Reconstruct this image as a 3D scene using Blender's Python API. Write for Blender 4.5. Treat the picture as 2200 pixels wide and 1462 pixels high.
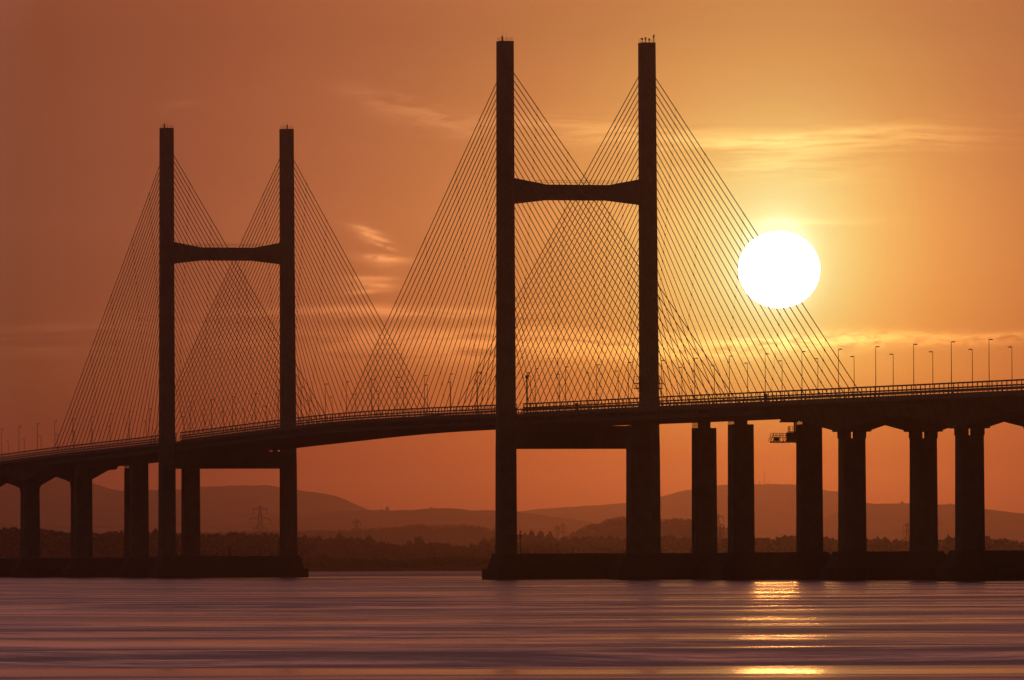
import bpy, bmesh, math, random
from mathutils import Vector, Matrix
random.seed(7)
S = bpy.context.scene
for o in list(bpy.data.objects):
    bpy.data.objects.remove(o)
C = S.collection

# ------------------------------------------------------------------ camera
cam = bpy.data.objects.new('camera', bpy.data.cameras.new('camera'))
C.objects.link(cam)
cam.data.lens = 300.0
cam.data.sensor_width = 36.0
cam.data.clip_start = 1.0
cam.data.clip_end = 90000.0
CAM_H = 4.5
cam.matrix_world = (Matrix.Translation((0, 0, CAM_H)) @ Matrix.Rotation(math.radians(90 + 1.4936), 4, 'X')
                    @ Matrix.Rotation(-0.004, 4, 'Z'))
S.camera = cam

# ------------------------------------------------------------------ light
SUN_EL, SUN_AZ = math.radians(1.959), math.radians(1.796)     # azimuth measured to the right of +Y
sun_dir = Vector((math.sin(SUN_AZ) * math.cos(SUN_EL), math.cos(SUN_AZ) * math.cos(SUN_EL), math.sin(SUN_EL)))
SUN_STRENGTH = 0.009
SKY_STRENGTH = 0.05
SUN_DISC = 125.0
GLOW_GAIN = 1.0
HAZE_DENSITY = 3.7e-5
HAZE_G = 0.93
S.view_settings.view_transform = 'Standard'
S.view_settings.look = 'None'
S.view_settings.exposure = 0.0
S.view_settings.gamma = 1.0
S.view_settings.use_curve_mapping = False

sl = bpy.data.lights.new('sun_light', 'SUN')
sl.energy = SUN_STRENGTH
sl.angle = math.radians(0.53)
sl.color = (1.0, 0.18, 0.06)
slo = bpy.data.objects.new('sun_light', sl)
C.objects.link(slo)
slo.rotation_euler = sun_dir.to_track_quat('Z', 'Y').to_euler()


class NG:
    """small helper that writes node maths as function calls"""
    def __init__(self, tree):
        self.t = tree
        self.n = tree.nodes
        self.l = tree.links
        self.n.clear()

    def put(self, sock, v):
        if v is None:
            return
        if isinstance(v, (int, float)):
            sock.default_value = v
        elif isinstance(v, (tuple, list, Vector)):
            sock.default_value = tuple(v) if len(v) == len(sock.default_value) else tuple(v) + (1.0,)
        else:
            self.l.new(v, sock)

    def m(self, op, a, b=None, c=None, clamp=False):
        nd = self.n.new('ShaderNodeMath')
        nd.operation = op
        nd.use_clamp = clamp
        for i, v in enumerate((a, b, c)):
            self.put(nd.inputs[i], v)
        return nd.outputs[0]

    def vm(self, op, a, b=None, out=0):
        nd = self.n.new('ShaderNodeVectorMath')
        nd.operation = op
        self.put(nd.inputs[0], a)
        self.put(nd.inputs[1], b)
        return nd.outputs[out]

    def scale(self, v, s):
        nd = self.n.new('ShaderNodeVectorMath')
        nd.operation = 'SCALE'
        self.put(nd.inputs[0], v)
        self.put(nd.inputs['Scale'], s)
        return nd.outputs[0]

    def xyz(self, x, y, z):
        nd = self.n.new('ShaderNodeCombineXYZ')
        for i, v in enumerate((x, y, z)):
            self.put(nd.inputs[i], v)
        return nd.outputs[0]

    def sep(self, v):
        nd = self.n.new('ShaderNodeSeparateXYZ')
        self.put(nd.inputs[0], v)
        return nd.outputs[0], nd.outputs[1], nd.outputs[2]

    def noise(self, v, scale, detail=3.0, rough=0.55, dist=0.0):
        nd = self.n.new('ShaderNodeTexNoise')
        self.put(nd.inputs['Vector'], v)
        nd.inputs['Scale'].default_value = scale
        nd.inputs['Detail'].default_value = detail
        nd.inputs['Roughness'].default_value = rough
        nd.inputs['Distortion'].default_value = dist
        return nd.outputs[0]

    def ramp(self, f, stops, interp='LINEAR'):
        nd = self.n.new('ShaderNodeValToRGB')
        cr = nd.color_ramp
        cr.interpolation = interp
        while len(cr.elements) < len(stops):
            cr.elements.new(0.5)
        for e, (p, c) in zip(cr.elements, stops):
            e.position = p
        for e, (p, c) in zip(cr.elements, stops):
            e.position = p
            e.color = (c, c, c, 1) if isinstance(c, (int, float)) else tuple(c) + (1,)
        self.put(nd.inputs[0], f)
        return nd.outputs[0]

    def smooth(self, v, a, b, lo=0.0, hi=1.0):
        nd = self.n.new('ShaderNodeMapRange')
        nd.interpolation_type = 'SMOOTHSTEP'
        self.put(nd.inputs[0], v)
        for i, q in zip((1, 2, 3, 4), (a, b, lo, hi)):
            nd.inputs[i].default_value = q
        return nd.outputs[0]

    def mix(self, f, a, b, mode='MIX'):
        nd = self.n.new('ShaderNodeMix')
        nd.data_type = 'RGBA'
        nd.blend_type = mode
        self.put(nd.inputs[0], f)
        self.put(nd.inputs[6], a)
        self.put(nd.inputs[7], b)
        return nd.outputs[2]


def srgb(r, g, b):
    f = lambda c: (c / 255 / 12.92) if c / 255 < 0.04045 else ((c / 255 + 0.055) / 1.055) ** 2.4
    return (f(r), f(g), f(b))


def build_world():
    w = bpy.data.worlds.new('World')
    S.world = w
    w.use_nodes = True
    g = NG(w.node_tree)
    out = g.n.new('ShaderNodeOutputWorld')
    bg = g.n.new('ShaderNodeBackground')
    g.l.new(bg.outputs[0], out.inputs[0])
    tc = g.n.new('ShaderNodeTexCoord')
    d = g.vm('NORMALIZE', tc.outputs['Generated'])
    dx, dy, dz = g.sep(d)
    # --- the aureole: brightness falls with the angle from the sun, slower upwards than sideways
    df = g.vm('SUBTRACT', d, sun_dir)
    fx, fy, fz = g.sep(df)
    up = g.m('MULTIPLY', g.m('MAXIMUM', fz, 0.0), 0.86)
    dn = g.m('MULTIPLY', g.m('MINIMUM', fz, 0.0), 1.0)
    right = g.m('MULTIPLY', g.m('MAXIMUM', fx, 0.0), 1.15)
    left = g.m('MINIMUM', fx, 0.0)
    r = g.vm('LENGTH', g.xyz(g.m('ADD', right, left), fy, g.m('ADD', up, dn)), out=1)
    fac = g.m('POWER', g.m('MULTIPLY', r, 0.5), 0.4, clamp=True)
    def pos(rr):
        return (rr * 0.5) ** 0.4
    def hot(k, *c):
        return tuple(k * q for q in srgb(*c))
    stops = [(0.0, hot(1.6, 255, 252, 205)),
             (pos(.0047), hot(1.35, 255, 250, 185)),
             (pos(.0058), hot(1.2, 255, 243, 158)),
             (pos(.0075), hot(1.15, 253, 228, 140)),
             (pos(.0105), hot(1.15, 250, 210, 118)),
             (pos(.0145), hot(1.15, 246, 188, 98)),
             (pos(.022), hot(1.12, 233, 160, 80)),
             (pos(.033), hot(1.03, 215, 136, 70)),
             (pos(.044), srgb(195, 118, 65)),
             (pos(.056), srgb(175, 101, 59)),
             (pos(.071), srgb(148, 83, 52)),
             (pos(.090), srgb(122, 70, 46)),
             (pos(.13), srgb(152, 102, 96)),
             (pos(.22), srgb(158, 106, 104)),
             (pos(.5), srgb(80, 57, 64)),
             (pos(1.0), srgb(26, 17, 20)),
             (1.0, srgb(13, 9, 10))]
    glow = g.ramp(fac, stops)
    # --- redder and dimmer towards the horizon (long path through dusty air)
    tint = g.ramp(g.m('MULTIPLY', g.m('ADD', dz, 0.02), 8.0, clamp=True),
                  [(0.0, (0.40, 0.148, 0.113)), (0.16, (0.40, 0.148, 0.113)), (0.26, (0.75, 0.43, 0.35)), (0.34, (0.98, 0.84, 0.72)),
                   (0.48, (0.95, 0.98, 1.1)), (0.66, (0.59, 0.74, 1.02)), (1.0, (0.59, 0.74, 1.10))])
    col = g.mix(1.0, glow, tint, 'MULTIPLY')
    # --- thin streaky cirrus, lit from behind, in direction space
    inv = g.m('DIVIDE', 1.0, g.m('MAXIMUM', dy, 0.05))
    u = g.m('MULTIPLY', dx, inv)
    v = g.m('MULTIPLY', dz, inv)
    wob = g.noise(g.xyz(g.m('MULTIPLY', u, 60), g.m('MULTIPLY', v, 90), 3.1), 1.0, 2.0)
    v2 = g.m('ADD', v, g.m('MULTIPLY', g.m('SUBTRACT', wob, 0.5), 0.0016))
    st1 = g.noise(g.xyz(g.m('MULTIPLY', u, 70), g.m('MULTIPLY', v2, 900), 0.3), 1.0, 5.0, 0.6, 0.4)
    st2 = g.noise(g.xyz(g.m('MULTIPLY', u, 160), g.m('MULTIPLY', v2, 620), 7.3), 1.0, 5.0, 0.62, 0.8)
    puff = g.noise(g.xyz(g.m('MULTIPLY', u, 420), g.m('MULTIPLY', v2, 1300), 2.2), 1.0, 4.0, 0.6, 0.5)
    F = 18333.0
    def blob(cx, cy, ax, ay, tilt, tex, lo, hi, amp):
        u0, v0 = (cx - 1100 - .004 * (cy - 731)) / F, (1209 - cy - .004 * (cx - 1100)) / F
        du, dv = g.m('SUBTRACT', u, u0), g.m('SUBTRACT', v2, v0)
        dv = g.m('SUBTRACT', dv, g.m('MULTIPLY', du, tilt))
        q = g.m('ADD', g.m('POWER', g.m('ABSOLUTE', g.m('MULTIPLY', du, F / ax)), 2.0),
                g.m('POWER', g.m('ABSOLUTE', g.m('MULTIPLY', dv, F / ay)), 2.0))
        mk = g.m('EXPONENT', g.m('MULTIPLY', q, -1.0))
        return g.m('MULTIPLY', g.m('MULTIPLY', mk, g.smooth(tex, lo, hi)), amp)
    parts = [blob(1760, 300, 330, 30, 0.02, st1, .38, .66, .34),
             blob(1600, 345, 260, 40, -0.12, st1, .40, .66, .20),
             blob(1720, 292, 260, 10, 0.075, puff, .25, .6, .22),
             blob(1240, 275, 260, 30, -0.08, st1, .38, .62, .30),
             blob(890, 240, 150, 30, -0.30, st2, .35, .65, .36),
             blob(392, 226, 40, 7, 0.05, st2, .3, .6, .16),
             blob(785, 496, 30, 5, -0.22, puff, .25, .55, .70),
             blob(806, 512, 34, 5, -0.30, puff, .25, .55, .80),
             blob(818, 528, 26, 4, -0.30, puff, .25, .55, .70),
             blob(824, 555, 48, 7, -0.05, puff, .22, .55, .95),
             blob(800, 600, 44, 5, 0.0, puff, .25, .55, .70),
             blob(812, 614, 30, 5, -0.1, puff, .25, .55, .65),
             blob(790, 630, 50, 5, 0.05, puff, .25, .55, .55),
             blob(802, 512, 42, 17, -0.35, st2, .30, .60, .42),
             blob(822, 566, 48, 18, 0.0, st2, .30, .60, .36),
             blob(795, 614, 58, 18, 0.0, st2, .30, .60, .40),
             blob(840, 672, 230, 12, 0.0, st1, .30, .56, .80),
             blob(900, 728, 330, 20, 0.02, st1, .34, .56, .72),
             blob(1180, 752, 380, 26, 0.03, st1, .34, .56, .66),
             blob(1500, 758, 240, 22, 0.04, puff, .30, .62, .34),
             blob(1700, 735, 200, 26, 0.02, puff, .28, .62, .34),
             blob(1960, 728, 280, 15, 0.012, puff, .28, .60, .55),
             blob(2130, 718, 120, 6, 0.03, puff, .2, .5, .32),
             blob(2080, 283, 150, 26, 0.1, st1, .40, .66, .22),
             blob(90, 728, 220, 40, 0.03, st1, .38, .62, .24),
             blob(420, 690, 200, 20, 0.02, st1, .38, .62, .16),
             blob(1740, 482, 120, 8, 0.02, st1, .3, .6, .16)]
    tot = parts[0]
    for p in parts[1:]:
        tot = g.m('ADD', tot, p)
    # faint overall unevenness of the whole sky
    uneven = g.m('MULTIPLY', g.m('SUBTRACT', g.noise(g.xyz(g.m('MULTIPLY', dx, 25), g.m('MULTIPLY', dz, 120), dy), 1.0, 4.0), 0.5), 0.16)
    cloud = g.xyz(g.m('ADD', g.m('MULTIPLY', tot, 1.1), uneven),
                  g.m('ADD', g.m('MULTIPLY', tot, 1.4), uneven),
                  g.m('ADD', g.m('MULTIPLY', tot, 1.5), uneven))
    mult = g.vm('ADD', cloud, (1.0, 1.0, 1.0))
    col = g.vm('MULTIPLY', col, mult)
    col = g.scale(col, GLOW_GAIN)
    # --- the physical sky underneath, as seen through the dust
    sk = g.n.new('ShaderNodeTexSky')
    sk.sky_type = 'NISHITA'
    sk.sun_disc = False
    sk.sun_elevation = SUN_EL
    sk.sun_rotation = SUN_AZ
    sk.dust_density = 8.0
    sk.air_density = 1.5
    nis = g.vm('MULTIPLY', sk.outputs[0], (1.0 * SKY_STRENGTH, 0.62 * SKY_STRENGTH, 0.5 * SKY_STRENGTH))
    fin = g.vm('ADD', col, nis)
    g.l.new(fin, bg.inputs[0])
    bg.inputs[1].default_value = 1.0


build_world()


# ------------------------------------------------------------------ materials
def material(name, base, rough=0.8, var=0.25, scale=0.4, bump=0.0, spec=0.3, metal=0.0):
    mt = bpy.data.materials.new(name)
    mt.use_nodes = True
    g = NG(mt.node_tree)
    out = g.n.new('ShaderNodeOutputMaterial')
    b = g.n.new('ShaderNodeBsdfPrincipled')
    g.l.new(b.outputs[0], out.inputs[0])
    tc = g.n.new('ShaderNodeTexCoord')
    n = g.noise(tc.outputs['Object'], scale, 4.0, 0.6)
    lo = tuple(c * (1 - var) for c in base)
    hi = tuple(min(1, c * (1 + var)) for c in base)
    g.l.new(g.ramp(n, [(0.3, lo), (0.7, hi)]), b.inputs['Base Color'])
    b.inputs['Roughness'].default_value = rough
    b.inputs['Specular IOR Level'].default_value = spec
    b.inputs['Metallic'].default_value = metal
    if bump:
        bp = g.n.new('ShaderNodeBump')
        bp.inputs['Strength'].default_value = bump
        bp.inputs['Distance'].default_value = 0.1
        g.l.new(n, bp.inputs['Height'])
        g.l.new(bp.outputs[0], b.inputs['Normal'])
    return mt


M = {
    'concrete': material('concrete', (0.27, 0.25, 0.22), 0.9, 0.18, 0.25, 0.2),
    'wet_concrete': material('wet_concrete', (0.13, 0.118, 0.10), 0.9, 0.10, 0.5, 0.1),
    'steel': material('painted_steel', (0.22, 0.22, 0.22), 0.6, 0.1, 1.0),
    'cable': material('cable_sheath', (0.20, 0.19, 0.18), 0.8, 0.05, 1.0, spec=0.15),
    'lamp': material('galvanised_steel', (0.25, 0.25, 0.25), 0.6, 0.08, 2.0),
    'asphalt': material('asphalt', (0.05, 0.05, 0.05), 0.9, 0.2, 2.0),
    'foliage': material('foliage', (0.045, 0.06, 0.025), 0.9, 0.4, 0.5, spec=0.1),
    'bark': material('bark', (0.08, 0.06, 0.045), 0.95, 0.2, 2.0),
    'hill': material('hill_grass', (0.07, 0.075, 0.04), 1.0, 0.4, 0.006, spec=0.0),
    'ground': material('field', (0.075, 0.08, 0.04), 1.0, 0.35, 0.02, spec=0.0),
    'lattice': material('lattice_steel', (0.16, 0.16, 0.16), 0.8, 0.1, 1.0, spec=0.1),
}


# ------------------------------------------------------------------ mesh helpers
class MB:
    def __init__(self):
        self.v, self.f = [], []

    def add(self, vs, fs):
        n = len(self.v)
        self.v += [tuple(p) for p in vs]
        self.f += [tuple(i + n for i in q) for q in fs]
        return self

    def box(self, x0, x1, y0, y1, z0, z1):
        return self.add([(x0, y0, z0), (x1, y0, z0), (x1, y1, z0), (x0, y1, z0), (x0, y0, z1), (x1, y0, z1), (x1, y1, z1), (x0, y1, z1)],
                        [(0, 3, 2, 1), (4, 5, 6, 7), (0, 1, 5, 4), (1, 2, 6, 5), (2, 3, 7, 6), (3, 0, 4, 7)])

    def tube(self, p, q, r0, r1=None, n=6):
        r1 = r0 if r1 is None else r1
        p, q = Vector(p), Vector(q)
        d = (q - p).normalized()
        a = d.orthogonal().normalized()
        b = d.cross(a)
        vs = []
        for c, r in ((p, r0), (q, r1)):
            for k in range(n):
                t = 2 * math.pi * k / n
                vs.append(c + (a * math.cos(t) + b * math.sin(t)) * r)
        fs = [(k, (k + 1) % n, n + (k + 1) % n, n + k) for k in range(n)] + [tuple(range(n - 1, -1, -1)), tuple(range(n, 2 * n))]
        return self.add(vs, fs)

    def bar(self, p, q, r):
        return self.tube(p, q, r, r, 4)

    def loft(self, rings, caps=True):
        n = len(rings[0])
        vs = [p for r in rings for p in r]
        fs = []
        for i in range(len(rings) - 1):
            for k in range(n):
                fs.append((i * n + k, i * n + (k + 1) % n, (i + 1) * n + (k + 1) % n, (i + 1) * n + k))
        if caps:
            fs.append(tuple(range(n - 1, -1, -1)))
            fs.append(tuple(range((len(rings) - 1) * n, len(rings) * n)))
        return self.add(vs, fs)

    def ball(self, c, rx, ry, rz, seg=8, rings=5):
        vs = [(c[0], c[1], c[2] - rz)]
        for i in range(1, rings):
            t = math.pi * i / rings
            for k in range(seg):
                a = 2 * math.pi * k / seg
                vs.append((c[0] + rx * math.sin(t) * math.cos(a), c[1] + ry * math.sin(t) * math.sin(a), c[2] - rz * math.cos(t)))
        vs.append((c[0], c[1], c[2] + rz))
        fs = [(0, 1 + (k + 1) % seg, 1 + k) for k in range(seg)]
        for i in range(rings - 2):
            for k in range(seg):
                a, b = 1 + i * seg + k, 1 + i * seg + (k + 1) % seg
                fs.append((a, b, b + seg, a + seg))
        last = len(vs) - 1
        o = 1 + (rings - 2) * seg
        fs += [(last, o + k, o + (k + 1) % seg) for k in range(seg)]
        return self.add(vs, fs)

    def mesh(self, name, mat, smooth=False, fix=True):
        me = bpy.data.meshes.new(name)
        me.from_pydata(self.v, [], self.f)
        if fix:
            bm = bmesh.new()
            bm.from_mesh(me)
            bmesh.ops.recalc_face_normals(bm, faces=bm.faces)
            bm.to_mesh(me)
            bm.free()
        me.materials.append(mat)
        if smooth:
            me.polygons.foreach_set('use_smooth', [True] * len(me.polygons))
        return me

    def build(self, name, mat, parent=None, smooth=False, fix=True):
        return link(name, self.mesh(name, mat, smooth, fix), parent)


def link(name, me, parent=None, mat=None):
    o = bpy.data.objects.new(name, me)
    C.objects.link(o)
    if parent is not None:
        o.parent = parent
    if mat is not None:
        o.matrix_local = mat
    return o


def tag(o, label=None, cat=None, group=None, kind=None):
    for k, v in (('label', label), ('category', cat), ('group', group), ('kind', kind)):
        if v:
            o[k] = v
    return o


def empty(name, loc, rz=0.0):
    o = bpy.data.objects.new(name, None)
    C.objects.link(o)
    o.location = loc
    o.rotation_euler = (0, 0, rz)
    o.empty_display_size = 2.0
    return o


def copy_tree(o, parent=None):
    c = o.copy()
    C.objects.link(c)
    c.parent = parent
    for ch in o.children:
        copy_tree(ch, c)
    return c


# ------------------------------------------------------------------ bridge frame: s runs along the deck (away from us), t across it, z up
AX = Vector((-0.23752667, 0.97138102, 0))
PP = Vector((0.97138102, 0.23752667, 0))
A0 = Vector((17.5, 2284.6, 0))
RZ = math.atan2(AX.y, AX.x)


def W(s, t, z=0.0):
    return A0 + AX * s + PP * t + Vector((0, 0, z))


def image_x(p):                      # only used to word the labels ("third from the left ...")
    return 1100 + 18333 * p.x / p.y


TOP_PTS = [(-700, 41.6), (-560, 42.7), (-460, 43.55), (-390, 44.05), (-314, 44.65), (-233, 45.25), (-153, 45.9), (-60, 46.5), (0, 46.95), (57, 47.45),
           (100, 47.85), (148, 48.2), (210, 48.4), (272, 48.15), (325, 47.6), (385, 47.05), (438, 46.5), (514, 45.75), (594, 45.2),
           (679, 44.6), (768, 43.65), (960, 41.3), (1100, 39.4)]


def _lin(s):
    for (a, za), (b, zb) in zip(TOP_PTS, TOP_PTS[1:]):
        if s <= b:
            return za + (zb - za) * (s - a) / (b - a)
    return TOP_PTS[-1][1]


def deck_z(s):                       # road surface; the wind barrier stands 3.05 m above it
    k = [(-40, .1), (-20, .2), (0, .4), (20, .2), (40, .1)]
    return sum(_lin(s + d) * w for d, w in k) - 3.1


# ------------------------------------------------------------------ water
def build_water():
    rnd = random.Random(3)
    waves = []
    for L, amp in ((62, .085), (47, .07), (38, .055), (29, .042), (23, .030), (18, .022), (14, .015), (11, .010), (8.5, .006)):
        for k in range(2):
            ang = rnd.gauss(0, 0.045)
            kk = 2 * math.pi / (L * rnd.uniform(.88, 1.13))
            waves.append((kk * math.sin(ang), kk * math.cos(ang), rnd.uniform(0, 6.28), amp * rnd.uniform(.6, 1.1) * WAVE_GAIN, L))
    ys = [-400, -100, 0, 60, 110, 140]
    y = 150.0
    while y < 4700:
        ys.append(y)
        y += 0.9 if y < 480 else 0.9 + (y - 480) * 0.0035
    ys.append(4720)
    xs = [0.0]
    st = 4.0
    while xs[-1] < 3400:
        xs.append(xs[-1] + st)
        if xs[-1] > 70:
            st *= 1.13
    xs = [-x for x in xs[:0:-1]] + xs
    vs, fs = [], []
    nx = len(xs)
    from math import sin
    for j, yy in enumerate(ys):
        fade = max(0.0, min(1.0, (yy - 120) / 60))
        far = 1.0 / (1.0 + (max(0, yy - 500) / 900.0) ** 2)
        dy = yy - ys[j - 1] if j else 50
        act = [w for w in waves if w[4] > 3.2 * dy]
        for xx in xs:
            z = 0.0
            if fade > 0:
                for kx, ky, ph, a, L in act:
                    z += a * sin(kx * xx + ky * yy + ph + 0.6 * sin(0.021 * xx + ph) * 0.25)
                env = 0.75 + 0.35 * sin(0.013 * xx + 0.017 * yy) + 0.2 * sin(0.05 * yy - 0.02 * xx + 1)
                z *= fade * far * env
            vs.append((xx, yy, z))
    for j in range(len(ys) - 1):
        for i in range(nx - 1):
            fs.append((j * nx + i, j * nx + i + 1, (j + 1) * nx + i + 1, (j + 1) * nx + i))
    mt = bpy.data.materials.new('estuary_water')
    mt.use_nodes = True
    g = NG(mt.node_tree)
    out = g.n.new('ShaderNodeOutputMaterial')
    b = g.n.new('ShaderNodeBsdfPrincipled')
    g.l.new(b.outputs[0], out.inputs[0])
    b.inputs['Base Color'].default_value = (0.05, 0.042, 0.034, 1)
    b.inputs['IOR'].default_value = 1.333
    tc = g.n.new('ShaderNodeTexCoord')
    x, y_, z_ = g.sep(tc.outputs['Object'])
    # current slicks: long bands of smooth water between bands ruffled by the breeze
    warp = g.m('SUBTRACT', g.noise(g.xyz(g.m('MULTIPLY', x, 0.014), g.m('MULTIPLY', y_, 0.004), 2.0), 1.0, 3.0, 0.5), 0.5)
    yy = g.m('ADD', g.m('ADD', y_, g.m('MULTIPLY', x, 0.08)), g.m('MULTIPLY', warp, 55.0))
    big = g.noise(g.xyz(g.m('MULTIPLY', x, 0.0035), g.m('MULTIPLY', yy, SLICK_SCALE), SLICK_SEED), 1.0, 9.0, SLICK_DETAIL, 0.2)
    fine = g.noise(g.xyz(g.m('MULTIPLY', x, 0.02), g.m('MULTIPLY', y_, 0.16), 5.0), 1.0, 4.0, 0.6, 0.3)
    band = g.m('ADD', big, g.m('MULTIPLY', g.m('SUBTRACT', fine, 0.5), 0.30))
    calm = g.smooth(y_, 2650.0, 2950.0, 1.0, 1.6)           # water ruffled by the tide rip beyond the bridge
    g.l.new(g.m('MULTIPLY', g.smooth(band, SLICK_LO, SLICK_HI, ROUGH_MIN, ROUGH_MAX), calm), b.inputs['Roughness'])
    rip = g.noise(g.xyz(g.m('MULTIPLY', x, 0.10), g.m('MULTIPLY', y_, 0.65), 0.0), 1.0, 3.0, 0.55)
    bp = g.n.new('ShaderNodeBump')
    bp.inputs['Strength'].default_value = 1.0
    bp.inputs['Distance'].default_value = RIPPLE
    g.l.new(rip, bp.inputs['Height'])
    g.l.new(bp.outputs[0], b.inputs['Normal'])
    me = bpy.data.meshes.new('water')
    me.from_pydata(vs, [], fs)
    me.materials.append(mt)
    me.polygons.foreach_set('use_smooth', [True] * len(me.polygons))
    o = link('water', me)
    tag(o, kind='structure')


WAVE_GAIN = 1.2
SLICK_DETAIL = 0.87
SLICK_LO = 0.39
SLICK_HI = 0.57
ROUGH_MIN = 0.145
ROUGH_MAX = 0.45
SLICK_SCALE = 0.024
SLICK_SEED = 14.7
RIPPLE = 0.02
build_water()


# ------------------------------------------------------------------ land
def build_ground():
    mb = MB()
    ys = [4560, 4590, 4640, 4900, 6000, 9000, 14000, 23500]
    zs = [-1.2, 0.5, 2.2, 2.6, 3.0, 5.0, 6.0, 6.0]
    xs = [-3300, -1500, -800, -400, -200, 0, 200, 400, 800, 1500, 3300]
    vs = [(x, y + 14 * math.sin(x * .013) * (y < 4700), z) for y, z in zip(ys, zs) for x in xs]
    n = len(xs)
    fs = [(j * n + i, j * n + i + 1, (j + 1) * n + i + 1, (j + 1) * n + i) for j in range(len(ys) - 1) for i in range(n - 1)]
    mb.add(vs, fs)
    tag(mb.build('ground', M['ground']), kind='structure')


build_ground()

HILLS = [
    ('left_hill', 20000, 2600, [(-3300, 60), (-2400, 150), (-1528.6, 195.0), (-1364.9, 210.7), (-1201.3, 217.7), (-1135.8, 220.7), (-1070.4, 217.1), (-1005.0, 201.6), (-976.6, 191.7), (-939.6, 180.6), (-920.0, 176.2), (-874.2, 177.1), (-781.4, 178.9), (-729.0, 185.2), (-677.8, 185.0), (-655.9, 187.1), (-612.3, 185.9), (-585.0, 187.9), (-563.2, 186.8), (-546.8, 182.3), (-503.2, 176.7), (-459.6, 170.0), (-421.5, 164.4), (-394.2, 154.4), (-361.6, 140.1), (-339.8, 130.2), (-307.1, 120.3), (-219.9, 86.1), (-111.0, 47.5), (0, 5)]),
    ('right_hill', 21000, 2300, [(-300, 5), (-116.3, 106.9), (16.6, 129.3), (55.6, 134.9), (118.6, 139.2), (170.2, 142.4), (227.5, 145.6), (285.9, 151.1), (365.0, 165.7), (387.9, 171.3), (422.3, 180.4), (437.2, 181.4), (502.6, 192.6), (533.5, 193.7), (601.1, 194.5), (685.9, 194.2), (760.3, 181.3), (777.4, 177.8), (803.8, 176.5), (834.6, 160.4), (875.8, 144.2), (970.8, 125.5), (1086.4, 90.6), (1258.0, 44.1), (1400, 5)]),
    ('middle_ridge', 17000, 1500, [(-720, 5), (-557.9, 80.0), (-465.1, 98.2), (-372.3, 107.1), (-298.1, 109.5), (-270.3, 109.4), (-256.4, 110.2), (-235.0, 108.4), (-182.2, 110.9), (-163.6, 112.7), (-131.2, 113.5), (-94.1, 110.6), (-80.2, 108.7), (-31.0, 108.5), (13.5, 105.5), (137.7, 88.3), (276.6, 58.1), (420, 5)]),
    ('right_ridge', 17500, 1500, [(420, 5), (571.1, 58.5), (647.7, 96.4), (695.5, 120.1), (729.9, 123.8), (743.2, 121.8), (809.1, 122.5), (869.2, 119.4), (900.7, 120.2), (964.6, 110.4), (981.8, 108.4), (1005.7, 104.5), (1048.6, 100.5), (1191.7, 92.3), (1430.4, 83.7), (2400, 60), (3300, 5)]),
    ('low_ridge', 11000, 900, [(-700, 5), (-481.0, 40.8), (-361.0, 42.7), (-277.0, 43.8), (-241.0, 44.3), (-193.0, 44.1), (-178.0, 46.4), (-151.0, 48.1), (-130.0, 50.4), (-115.0, 51.0), (-103.0, 50.3), (-67.0, 50.8), (-43.0, 49.5), (-31.0, 45.8), (-20.2, 42.8), (5.0, 36.7), (47.0, 28.7), (110, 5)]),
    ('wooded_hill', 10000, 700, [(0, 4), (37.2, 17.2), (61.8, 30.7), (72.7, 37.2), (83.7, 42.6), (91.9, 45.9), (102.8, 47.4), (108.2, 50.7), (116.4, 53.4), (136.1, 53.9), (173.7, 51.5), (208.1, 51.4), (239.1, 43.6), (253.8, 38.7), (271.8, 32.6), (299.0, 21.6), (345, 4)]),
]


def prof(pts, x):
    if x <= pts[0][0]:
        return pts[0][1]
    for (a, za), (b, zb) in zip(pts, pts[1:]):
        if x <= b:
            return za + (zb - za) * (x - a) / (b - a)
    return pts[-1][1]


def build_hill(name, Y, D, pts):
    rnd = random.Random(name)
    x0, x1 = pts[0][0], pts[-1][0]
    n = max(60, int((x1 - x0) / 9))
    ph = [rnd.uniform(0, 6.28) for _ in range(6)]
    steps = [-1.0, -0.8, -0.6, -0.42, -0.27, -0.14, -0.05, 0.0, 0.05, 0.14, 0.3, 0.55, 0.8, 1.0]
    vs = []
    for i in range(n + 1):
        x = x0 + (x1 - x0) * i / n
        h = prof(pts, x)
        rough = 0.35 * math.sin(x * .11 + ph[0]) + 0.3 * math.sin(x * .23 + ph[1]) + rnd.uniform(-.35, .35)
        for d in steps:
            c = (1 - d * d) ** 1.3
            fold = 1 + 0.10 * math.sin(x * .012 + d * 5 + ph[2]) * (1 - abs(1 - 2 * abs(d)))
            z = h * c * min(1.0, fold) + (rough if abs(d) < .1 else 0) - 1.5 * (1 - c)
            vs.append((x, Y + d * D, max(z, -1.0)))
    m = len(steps)
    fs = [(i * m + j, (i + 1) * m + j, (i + 1) * m + j + 1, i * m + j + 1) for i in range(n) for j in range(m - 1)]
    o = MB().add(vs, fs).build(name, M['hill'])
    tag(o, kind='structure')


for a in HILLS:
    build_hill(*a)


# ------------------------------------------------------------------ the cable-stayed bridge
bridge = empty('cable_stayed_bridge', A0, RZ)
tag(bridge, 'long cable-stayed road bridge with two tall H-shaped pylons and fans of stay cables', 'bridge')
LEG_T = 19.6
PYLONS = (0.0, 457.0)


def L3(s, t, z):                      # (s, t, z) -> local coordinates of a root turned to the bridge axis
    return (s, -t, z)


def oct_ring(s, t, z, hs, ht, c):
    pts = [(hs, ht - c), (hs - c, ht), (-hs + c, ht), (-hs, ht - c), (-hs, -ht + c), (-hs + c, -ht), (hs - c, -ht), (hs, -ht + c)]
    return [L3(s + a, t + b, z) for a, b in pts]


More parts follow.
